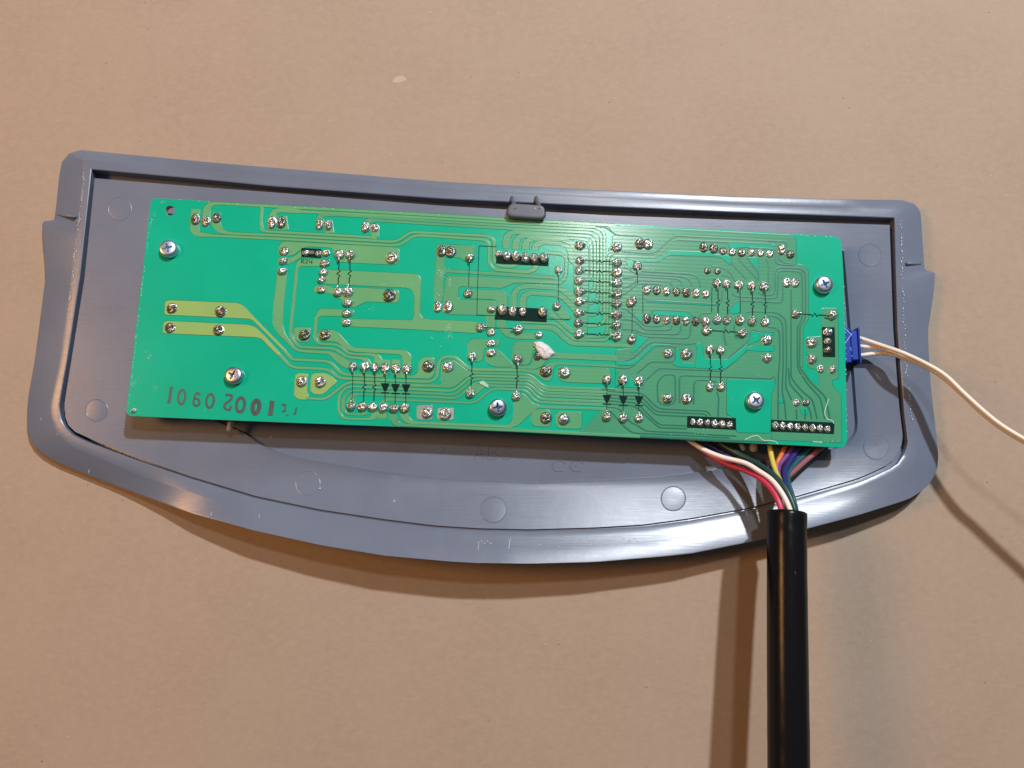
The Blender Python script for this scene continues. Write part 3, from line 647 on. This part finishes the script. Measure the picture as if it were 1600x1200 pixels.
dome = [(1.0, 0), (1.0, 0.12), (0.96, 0.32), (0.86, 0.54), (0.70, 0.74), (0.50, 0.89), (0.26, 0.98), (0.0, 1.0)]
pin = [(1.06, 0), (1.0, 0.08), (0.92, 0.34), (0.76, 0.60), (0.52, 0.78), (0.30, 0.86), (0.24, 1.02), (0.15, 1.10), (0.0, 1.12)]
ME = {'d': [lathe_mesh('solder_dome', dome, bumpy=0.20, seed=i, m=('solder', 'dull', 'solder')[i % 3]) for i in range(6)],
      't': [lathe_mesh('solder_tail', dome, bumpy=0.20, tail=1.15+0.08*i, seed=i+9, m=('solder', 'dull', 'solder')[i % 3]) for i in range(6)],
      'p': [lathe_mesh('solder_pin', pin, bumpy=0.14, seed=i+20, m=('dull', 'dark', 'solder')[i % 3]) for i in range(6)], 'f': [lathe_mesh('solder_flat', pin, bumpy=0.10, seed=i+30, m='dark') for i in range(3)]}
def joint(x, y, rx, ry, kind='d', ang=None, h=None):
    me = random.choice(ME[kind]); kk = kind; o = bpy.data.objects.new('solder_joint', me); col.objects.link(o); o.parent = board
    k = mmpx(x, y, ZT); hh = h if h is not None else {'d': 0.92, 't': 0.92, 'p': 0.80, 'f': 0.60}[kind]*0.5*(rx+ry)*k
    o.location = W(x, y, ZT+hh*0.35)*S - Vector(TOP[board.name]); o.location.z = (ZT+0.02)*S-TOP[board.name][2]
    a = random.uniform(0, 6.28) if ang is None else math.radians(ang)
    if ang is None and abs(rx-ry) > 0.3: a = 0.0
    o.rotation_euler = (0, 0, a)
    q = random.uniform(0.90, 1.03); o.scale = (rx*k*S*q, ry*k*S*q, hh*S*random.uniform(0.85, 1.1))
    return o
def many(s, kind='d', ang=None, r=8.0):
    for p in P(s): joint(p[0], p[1], p[2] if len(p) > 2 else r, p[3] if len(p) > 3 else (p[2] if len(p) > 2 else r), kind, ang)
many('305,342,7.3,9.5 321,345,7.3,9.5 338,340,7,9 424,347,7,10 439,347,7,10 499,350,7,10 513,351,6.5,9.5 571,354,7,10 585,355,7.5', 'p')
many('444,392,7.5,6.5 443,407,7.8,6.3 441,423,7.8,6.3 509,395,7,5.6 507,411,8,6.3 505,425,7.6,6.3 502,437,7.6,6.3 502,452,8,6.3 543,473,8.3,6.5 542,489,8,6.3 541,504,8,6 767,519,7.3,6.4 767,536,7.8,6 767,551,7.6,6.3 842,523,7,5.5', 'd')
many('528,456 544,456', 't', 90); many('530,397 547,397.5', 't', -90)
many('612,402,10 608,461,10.2 475,523,9.3 507,523,9.3 470.5,596,9 500,597,9 669,572,9.6 700,573,9.6 667,645,9.8 695,647,9.6 853,580,9.5 882,582,9.8 853,653,9.8 881,655,9.6 1044,552,9.6,8.4 1073,553,9.4,8.8 1043,622,9.4,8.4 1073,623,9.4,8.4 1199,531,8.2 1199,559,8.4 1269,535,8.8,8.2 1269,561,8,7.6', 'p')
many('268,481.5,9 344,486.5,9.4 265,512,8.8 341,515.5,9.4', 'f')
many('690,392,7.6,9.4 704,393,8,9.2 684,479,7,10 700,479,7.6,9.6 1000,381,7.5,8.6 1013,381,7.5,9 1230,441,7,8.4 1243,441,7,8.4', 'p')
many('734,402 551.5,572 570,572.5 586,573.5 602,574 619,575 636,576 738,557 809,561 948.5,593 974,593 998.5,595 1120.5,441.5,7 1136,443,7.3 1154.5,444.5,7.4 1175,445.5,7.4 1195,447,7.6 1110,546 1126,547 873,421,7 996,415', 't', -90, 7.6)
many('731,458 735,615 807,619 549,634 948,651 974,653 998.5,653 987,530,7.4 1121,499.5,7.2 1136,500.5,7.2 1156.5,500.5,7.4 1175.5,502,7.2 1196,503,7.4 1110,604,7.6 1127,604,7.6', 't', 90, 7.7)
many('566,635.5 582.5,636 599,637 615.5,637.5 632,637.5', 'd', None, 7.9)
joint(870, 478, 7.5, 7.5, 't', 60); joint(987, 471, 10, 8, 't', 50)
many('906,383 906,407 905,422 904.5,438 905,455 905,470.5 904,488 904,504 904,521.5 751,511 1104,516 1243.5,490', 't', 0, 7.5)
many('964.5,386 965,410 965,425.5 965,441.5 964.5,459 964.5,474 964.5,491 964,507 964,524.5', 't', 180, 7.8)
many('810,514 1161,520 1301,492', 't', 180, 8)
many('779.5,396,6,6 792,399,7,9.5 806,400,7,9.5 821,402,7,9.5 835,403,7,9.5 850,402,7.5,9 768,483,7,5.6 785,484,7.6,9.6 801,486,6.8,8.8 817,487,6.8,9 848,487,8,10 1103,502,7,8', 'd')
for i in range(7):
    joint(1011+15.35*i, 452.5+1.05*i, 6.8, 8, 'p'); joint(1011+15.25*i, 497.5+0.85*i, 6.8, 8.2, 'p')
many('1100,386,7,9 1115.5,388,7.4,8.2 1130,392,6.4 1144.5,393.5,6.4 1159,394.7,6.4 1174,394,6.4,7 1188.5,394.5,6.2,6.8 1203,396,6 1222,389.5,7.2,9 1235,397,7.2,7 1105.5,423,5.6 1121,424,5.8,5 1283,576,6.2,6.8 1301,577,6.2,6.8 1245,629,5.8,6.2 1259.5,629,6,5.6 1294,518.5,7.6,6.8 1294,533,7.4,6.6 1294,547,7.4,6.6', 'p')
for i in range(6): joint(1082.5+11.5*i, 659.5+0.75*i, 5.6, 6.6, 'd')
for i in range(8): joint(1211.5+11.7*i, 665+0.75*i, 5.6, 7, 'd')
joint(208, 641.5, 4.6, 4.6, 'p'); joint(477.5, 395, 6.5, 5.4, 'd'); joint(497, 396, 5.6, 5.4, 'd')
bm = bmesh.new(); bmesh.ops.create_cube(bm, size=1)
c = W(487, 395.3, ZT); 
for v in bm.verts: v.co = Vector((c.x+v.co.x*1.5, c.y+v.co.y*0.95, ZT+0.3+v.co.z*0.55))*S
bmesh.ops.bevel(bm, geom=bm.edges, offset=0.00012, segments=2, affect='EDGES')
from_bm('chip_resistor', bm, ['chip'], board)
# glue and flakes left on the board
bm = bmesh.new(); gp = rounded(P('833,534 846,533.5 858,540.5 864,548 868.5,552 862,556 858,560.5 851,562 844,557 839,549 836,543'), 2, True)
cx, cy = sum(p[0] for p in gp)/len(gp), sum(p[1] for p in gp)/len(gp); rings = []
for k, z in ((1.0, 0.06), (0.94, 0.5), (0.75, 0.85), (0.4, 1.0), (0.001, 1.05)):
    rings.append([V(bm, W(cx+(x-cx)*k, cy+(y-cy)*k, ZT+0.1+z*1.0*(0.8+0.4*noise.noise(Vector((x*0.12, y*0.12, k*3)))))) for x, y in gp])
for a, b in zip(rings, rings[1:]):
    for k in range(len(a)): bm.faces.new((a[k], a[(k+1) % len(a)], b[(k+1) % len(a)], b[k]))
from_bm('glue_blob', bm, ['glue'], board, True)
many('837,538,5.6 840,556,7', 'p')
poly('glue_flake', P('749,597 755,595 763,602 763,606 750,599.5'), 'pale', 1, board, 'pale', 0.4, z0=ZT+0.1, h=0.15)
for s in ('1164,687 1174,682 1184,680 1192,688 1205,688.5 1213,690 1215,694', '1295,623 1291,635 1288,645 1292,655 1301,657 1303,662', '1270,690 1285,691'):
    ribbon('hair_scratch', P(s), 'scratch', 0.8, 3, board, 'scratch', 0.2, z0=ZT+0.11, h=0.01)
segs = []
for cx, cy, dx, dy, n in ((688, 428, 5, 9, 34), (688, 455, 5, 10, 16), (702, 440, 2.5, 10, 18), (701, 512, 6, 9, 34), (703, 526, 7, 5, 10), (638, 447, 16, 3, 14), (597, 443, 6, 4, 5), (784, 374, 22, 2, 8), (850, 446, 20, 2, 8),
                          (228, 549, 3, 3, 3), (233, 558, 4, 5, 9), (243, 607, 4, 4, 6), (211, 600, 7, 9, 10), (256, 316, 6, 3, 7), (241, 336, 3, 7, 7), (577, 482, 12, 6, 8), (1018, 421, 9, 1.2, 8), (900, 632, 26, 4, 8), (1100, 675, 22, 6, 10), (1290, 690, 22, 3, 8), (676, 530, 14, 9, 7), (560, 600, 60, 40, 12), (1180, 560, 90, 90, 16)):
    for k in range(n):
        segs.append((random.gauss(cx, dx*0.55), random.gauss(cy, dy*0.55), random.uniform(0.8, 2.6), random.uniform(0.5, 1.2), random.uniform(0, 3.14)))
marks('flux_flakes', segs, 'flake', lambda x, y: ZT, 0.125, board)
segs = []
for line, n in (([(236.5, 330), (218, 470), (199.5, 640)], 80), ([(1318, 440), (1321, 560), (1322.5, 680)], 30), ([(250, 311), (700, 336.5)], 30), ([(840, 344.5), (960, 351)], 60), ([(1230, 366), (1300, 370)], 20)):
    pl = resample(line, n)
    for x, y in pl:
        if random.random() < 0.6: segs.append((x+random.uniform(0.3, 1.8), y+random.uniform(-1, 1.6), random.uniform(0.8, 3.2), random.uniform(0.5, 1.2), random.uniform(-0.3, 0.3)+(math.pi/2 if abs(line[-1][1]-line[0][1]) > 150 else 0)))
marks('edge_nicks', segs, 'nick', lambda x, y: ZT, 0.06, board)
# screws
def screw(x, y, r, ang):
    k = mmpx(x, y, ZT+1); R = r*k
    c = W(x, y, ZT+1.5); cx_, cy_ = c.x, c.y
    e = bpy.data.objects.new('screw', None); col.objects.link(e); e.empty_display_size = 0.002; e.parent = board
    e.location = Vector((cx_, cy_, ZT))*S - Vector(TOP[board.name]); e.rotation_euler = (0, 0, math.radians(ang))
    # pan head with a cross recess cut as a star-shaped hole
    bm = bmesh.new(); n = 48; star = []
    for i in range(n):
        a = 2*math.pi*i/n; q = (a % (math.pi/2))-math.pi/4
        d = abs(q)/(math.pi/4)                         # 1 on an arm, 0 between arms
        star.append((R*(0.25+0.34*max(0, (d-0.52)/0.48)**0.6), a))
    def rg(rad, z): return [bm.verts.new(Vector(((rad if not isinstance(rad, list) else rad[i])*math.cos(2*math.pi*i/n), (rad if not isinstance(rad, list) else rad[i])*math.sin(2*math.pi*i/n), z))*S) for i in range(n)]
    sr = [s[0] for s in star]
    L = [rg(R*0.98, 0.0), rg(R, 0.35), rg(R*0.99, 1.0), rg(R*0.93, 1.42), rg(R*0.80, 1.68), rg([max(s*1.06, R*0.62) for s in sr], 1.80), rg(sr, 1.80), rg([s*0.94 for s in sr], 1.55), rg([s*0.7 for s in sr], 1.0), rg([s*0.45 for s in sr], 0.55), rg(0.001, 0.40)]
    for a, b in zip(L, L[1:]):
        for i in range(n): bm.faces.new((a[i], a[(i+1) % n], b[(i+1) % n], b[i]))
    bmesh.ops.recalc_face_normals(bm, faces=bm.faces)
    me = bpy.data.meshes.new('screw_head'); bm.to_mesh(me); bm.free(); me.materials.append(M['steel'])
    me.polygons.foreach_set('use_smooth', [True]*len(me.polygons))
    try: me.set_sharp_from_angle(angle=math.radians(38))
    except Exception: pass
    h = bpy.data.objects.new('screw_head', me); col.objects.link(h); h.parent = e
    bm = bmesh.new(); bmesh.ops.create_cone(bm, cap_ends=True, segments=14, radius1=R*0.5*S, radius2=R*0.5*S, depth=7*S, matrix=Matrix.Translation((0, 0, -3.5*S)))
    me = bpy.data.meshes.new('screw_shank'); bm.to_mesh(me); bm.free(); me.materials.append(M['steel'])
    h = bpy.data.objects.new('screw_shank', me); col.objects.link(h); h.parent = e
for x, y, a in ((262, 387.5, 15), (364, 586, 62), (778, 636.5, 8), (1181, 625.5, 35), (1288.5, 444, 25)): screw(x, y, 14.3, a)
# parts that show under the lower edge
for (x0, y0, z0), (x1, y1, z1), r, m in (((362, 655, 7.5), (357.5, 674, 6.6), 0.75, 'capwhite'), ((1177, 690, 6.6), (1178, 706, 5.8), 1.05, 'capwhite'), ((1157, 692, 6.5), (1163, 704, 6.3), 0.6, 'capwhite')):
    bm = bmesh.new(); a, b = W(x0, y0, z0), W(x1, y1, z1); path = [a, a*0.5+b*0.5, a*0.15+b*0.85, b]
    sweep(bm, path, [r, r, r*0.95, r*0.45], 12); from_bm('component_lead', bm, [m], board, True)
for x in (364, 778, 1181, 262, 1288):       # pillars under the screws
    y = {364: 587, 778: 638, 1181: 626, 262: 389, 1288: 445}[x]; p = W(x, y, ZB)
    bm = bmesh.new(); sweep(bm, [Vector((p.x, p.y, ZB-0.05)), Vector((p.x, p.y, POCK-0.2))], 3.0, 16)
    from_bm('screw_pillar', bm, ['tray'], cover)
for s in ('1074,640 1150,643.5 1150,672 1073.5,668', '1205,648 1304,652 1303,680 1204,676'):
    q = P(s); bm = bmesh.new(); top = [V(bm, (W(x, y, ZT).x, W(x, y, ZT).y, ZB-0.02)) for x, y in q]; bot = [V(bm, (W(x, y, ZT).x, W(x, y, ZT).y, ZB-5.0)) for x, y in q]
    bm.faces.new(top); bm.faces.new(bot)
    for i in range(4): bm.faces.new((top[i], top[(i+1) % 4], bot[(i+1) % 4], bot[i]))
    from_bm('pin_header', bm, ['black'], board)

# ------------------------------------------------------------------ black sheathed cable with coloured wires
cp = W(1230, 900, 0)
cable = thing('sheathed_cable', (cp.x, cp.y, 0), 'thick black round cable fanning out into many coloured wires under the circuit board', 'cable')
path = spline([W(1230, 801, 19.5), W(1229.5, 850, 20.5), W(1230, 950, 22), W(1231, 1060, 23.5), W(1232, 1160, 24.5), W(1233, 1260, 25), W(1235, 1420, 22), W(1238, 1600, 14), W(1242, 1900, 5.6)], 10)
R0 = 30.5*mmpx(1229, 900, 21)
bm = bmesh.new()
N = len(path); rad = [R0*(0.985+0.012*noise.noise(Vector((i*0.3, 0, 0)))) for i in range(N)]
outer_r = sweep(bm, path, rad, 40, cap=False)
ip = [path[0]-(path[1]-path[0]).normalized()*0.12] + path[:6]
inner_r = sweep(bm, ip, [R0*0.94]+[R0*0.86]*6, 40, cap=False)
for k in range(40): bm.faces.new((outer_r[0][k], outer_r[0][(k+1) % 40], inner_r[0][(k+1) % 40], inner_r[0][k]))
sheath = from_bm('sheath', bm, ['black'], cable, True)
for nm, m, dia, pts in (
        ('white', 'w_white', 8, ((1070, 682, 6.5), (1083, 692, 7), (1102.5, 704, 8.51), (1129.5, 714.5, 10.67), (1164, 723.5, 13.42), (1185, 735.5, 15.37), (1204.5, 749, 17.46), (1219.5, 767, 19.74), (1231, 788, 21.18), (1236, 806, 21.6), (1238, 840, 21.6))),
        ('red', 'w_red', 9, ((1085, 690, 5.6), (1105, 708, 6.65), (1124, 720, 8.31), (1142, 727.5, 10.06), (1165, 735.5, 12.37), (1188, 747.5, 15.39), (1205, 764, 17.91), (1217, 785, 19.82), (1222, 806, 20.4), (1224, 840, 20.6))),
        ('dark green', 'w_dark_green', 9.5, ((1118, 686, 6), (1133, 697.5, 7), (1152, 708.5, 8.56), (1176, 720.5, 11.33), (1200, 735.5, 14.87), (1218, 752, 17.59), (1231, 770, 19.35), (1241, 795, 20.58), (1243, 812, 20.6), (1244, 840, 20.5))),
        ('yellow', 'w_yellow', 8.5, ((1201, 684, 6.4), (1203, 697, 7.2), (1205.5, 714, 9.16), (1212, 737, 12.43), (1221, 756, 15.27), (1231, 775, 17.53), (1237, 806, 18.5), (1237, 840, 19))),
        ('orange', 'w_orange', 7.5, ((1232, 688, 6), (1227, 698, 7), (1219, 714, 8.56), (1213, 727, 9.54), (1216, 748, 12.41), (1228, 775, 16.53), (1232, 806, 18), (1232, 840, 18))),
        ('purple', 'w_purple', 8, ((1244, 690, 6), (1238, 701, 6.8), (1226, 716, 8.21), (1217, 729, 9.61), (1217, 748, 12.41), (1226, 772, 15.93), (1229, 806, 17.2), (1229, 840, 17.5))),
        ('dark blue', 'w_blue', 9, ((1254, 690, 6.2), (1246, 703, 7.21), (1234, 720, 9.31), (1226, 738, 11.97), (1228, 758, 14.86), (1234, 780, 17.29), (1236, 806, 17.8), (1236, 840, 17.8))),
        ('blue', 'w_blue', 8, ((1262, 692, 5.6), (1253, 706, 6.63), (1240, 724, 8.44), (1231, 742, 11.14), (1231, 762, 14.53), (1238, 784, 16.79), (1241, 806, 17.4), (1241, 840, 17.5))),
        ('teal', 'w_teal', 8, ((1270, 696, 6), (1260, 708, 6.85), (1243, 724, 8.84), (1232, 740, 11.46), (1232, 756, 14.27), (1239, 778, 17.63), (1245, 806, 18.4), (1245, 840, 18.4))),
        ('mauve', 'w_mauve', 8.5, ((1289, 694, 6.2), (1279.5, 703, 6.81), (1260, 719, 8.28), (1242, 735.5, 10.37), (1230, 747.5, 12.39), (1228, 764, 15.11), (1234, 786, 16.84), (1236, 806, 17.2), (1236, 840, 17.4))),
        ('black', 'w_jet', 8, ((1284, 706, 5.03), (1262, 722, 6.77), (1245, 737, 8.93), (1232, 752, 11.59), (1230, 770, 14.85), (1238, 790, 16.32), (1242, 810, 16.6), (1242, 840, 17))),
        ('black', 'w_jet', 9, ((1112, 690, 5), (1140, 706, 6.03), (1170, 724, 8.44), (1195, 742, 12.14), (1212, 760, 15.44), (1222, 784, 17.79), (1227, 810, 18.4), (1228, 840, 18.4))),
        ('blue', 'w_blue', 7, ((1098, 686, 5), (1114, 698, 5.6), (1140, 714, 7.16), (1170, 730, 10.25), (1196, 748, 13.91), (1212, 768, 16.88), (1220, 792, 18.55), (1222, 840, 18.8)))):
    wire('wire', pts, m, dia, cable, nm+' insulated wire')

# ------------------------------------------------------------------ cream lead with its blue plug
pp = W(1335, 540, 0)
lead = thing('cream_lead', (pp.x, pp.y, 0), 'thin cream three-wire lead with a blue plug at the right end of the board', 'wire lead')
def block(bm, x0, y0, x1, y1, z0, z1, bev=0.15):
    a = W(x0, y0, z1); b = W(x1, y1, z1); vs = []
    for z in (z0, z1):
        for x, y in ((a.x, a.y), (b.x, a.y), (b.x, b.y), (a.x, b.y)): vs.append(V(bm, (x, y, z)))
    fs = [bm.faces.new([vs[i] for i in q]) for q in ((0, 1, 2, 3), (4, 5, 6, 7), (0, 1, 5, 4), (1, 2, 6, 5), (2, 3, 7, 6), (3, 0, 4, 7))]
    es = list({e for f in fs for e in f.edges})
    bmesh.ops.bevel(bm, geom=es, offset=bev*S, segments=2, affect='EDGES')
bm = bmesh.new()
block(bm, 1308, 512, 1331, 566, 4.6, 8.4); block(bm, 1329, 516, 1342.5, 562, 4.9, 8.1); block(bm, 1341, 511, 1347, 567.5, 4.4, 8.9)
plug = from_bm('plug', bm, ['blue_plug'], lead)
for s in ('1319.5,512.5 1331,523.5', '1320,537 1325,530 1331,521', '1328,544 1330,543.2', '1329,547 1331,546.6', '1330,556 1332,556'):
    o = ribbon('scratch', P(s), 'bluescr', 0.8, 1, lead, 'bluescr', 0.2, z0=8.42, h=0.02)
for pts in (((1338, 527, 7.2), (1347, 529.5, 7.6), (1375, 539, 9.6), (1412, 552, 12.6), (1450, 570, 13.6), (1478, 587.5, 15.2), (1506, 614.5, 17.2), (1534, 640, 19), (1562.5, 663, 20.6), (1600, 686, 22.6), (1640, 706, 24), (1720, 746, 27), (1840, 812, 30), (2000, 900, 27), (2300, 1020, 6)),
            ((1338, 541, 7.0), (1347, 541.5, 7.2), (1375, 544, 8.4), (1400, 551, 10.2), (1418, 559.5, 11.4), (1450, 575, 12.4), (1477, 592.5, 14.0), (1505, 617.5, 16.0), (1532, 643, 17.9), (1561, 666.5, 19.5), (1599, 690, 21.5), (1640, 709, 22.8), (1720, 749, 25.8), (1840, 815, 28.8), (2000, 903, 25.8), (2300, 1024, 4.8)),
            ((1338, 556, 6.8), (1347, 555, 7.0), (1375, 552, 7.8), (1400, 555, 9.2), (1424, 564, 11.4), (1452, 573.5, 12.2), (1480, 591, 14.0), (1508, 616, 16.1), (1536, 642, 17.8), (1564, 665, 19.4), (1602, 688, 21.4), (1642, 708, 22.9), (1722, 748, 25.9), (1842, 814, 28.9), (2002, 902, 25.9), (2302, 1022, 4.9))):
    wire('wire', pts, 'cream', 7.2, lead)
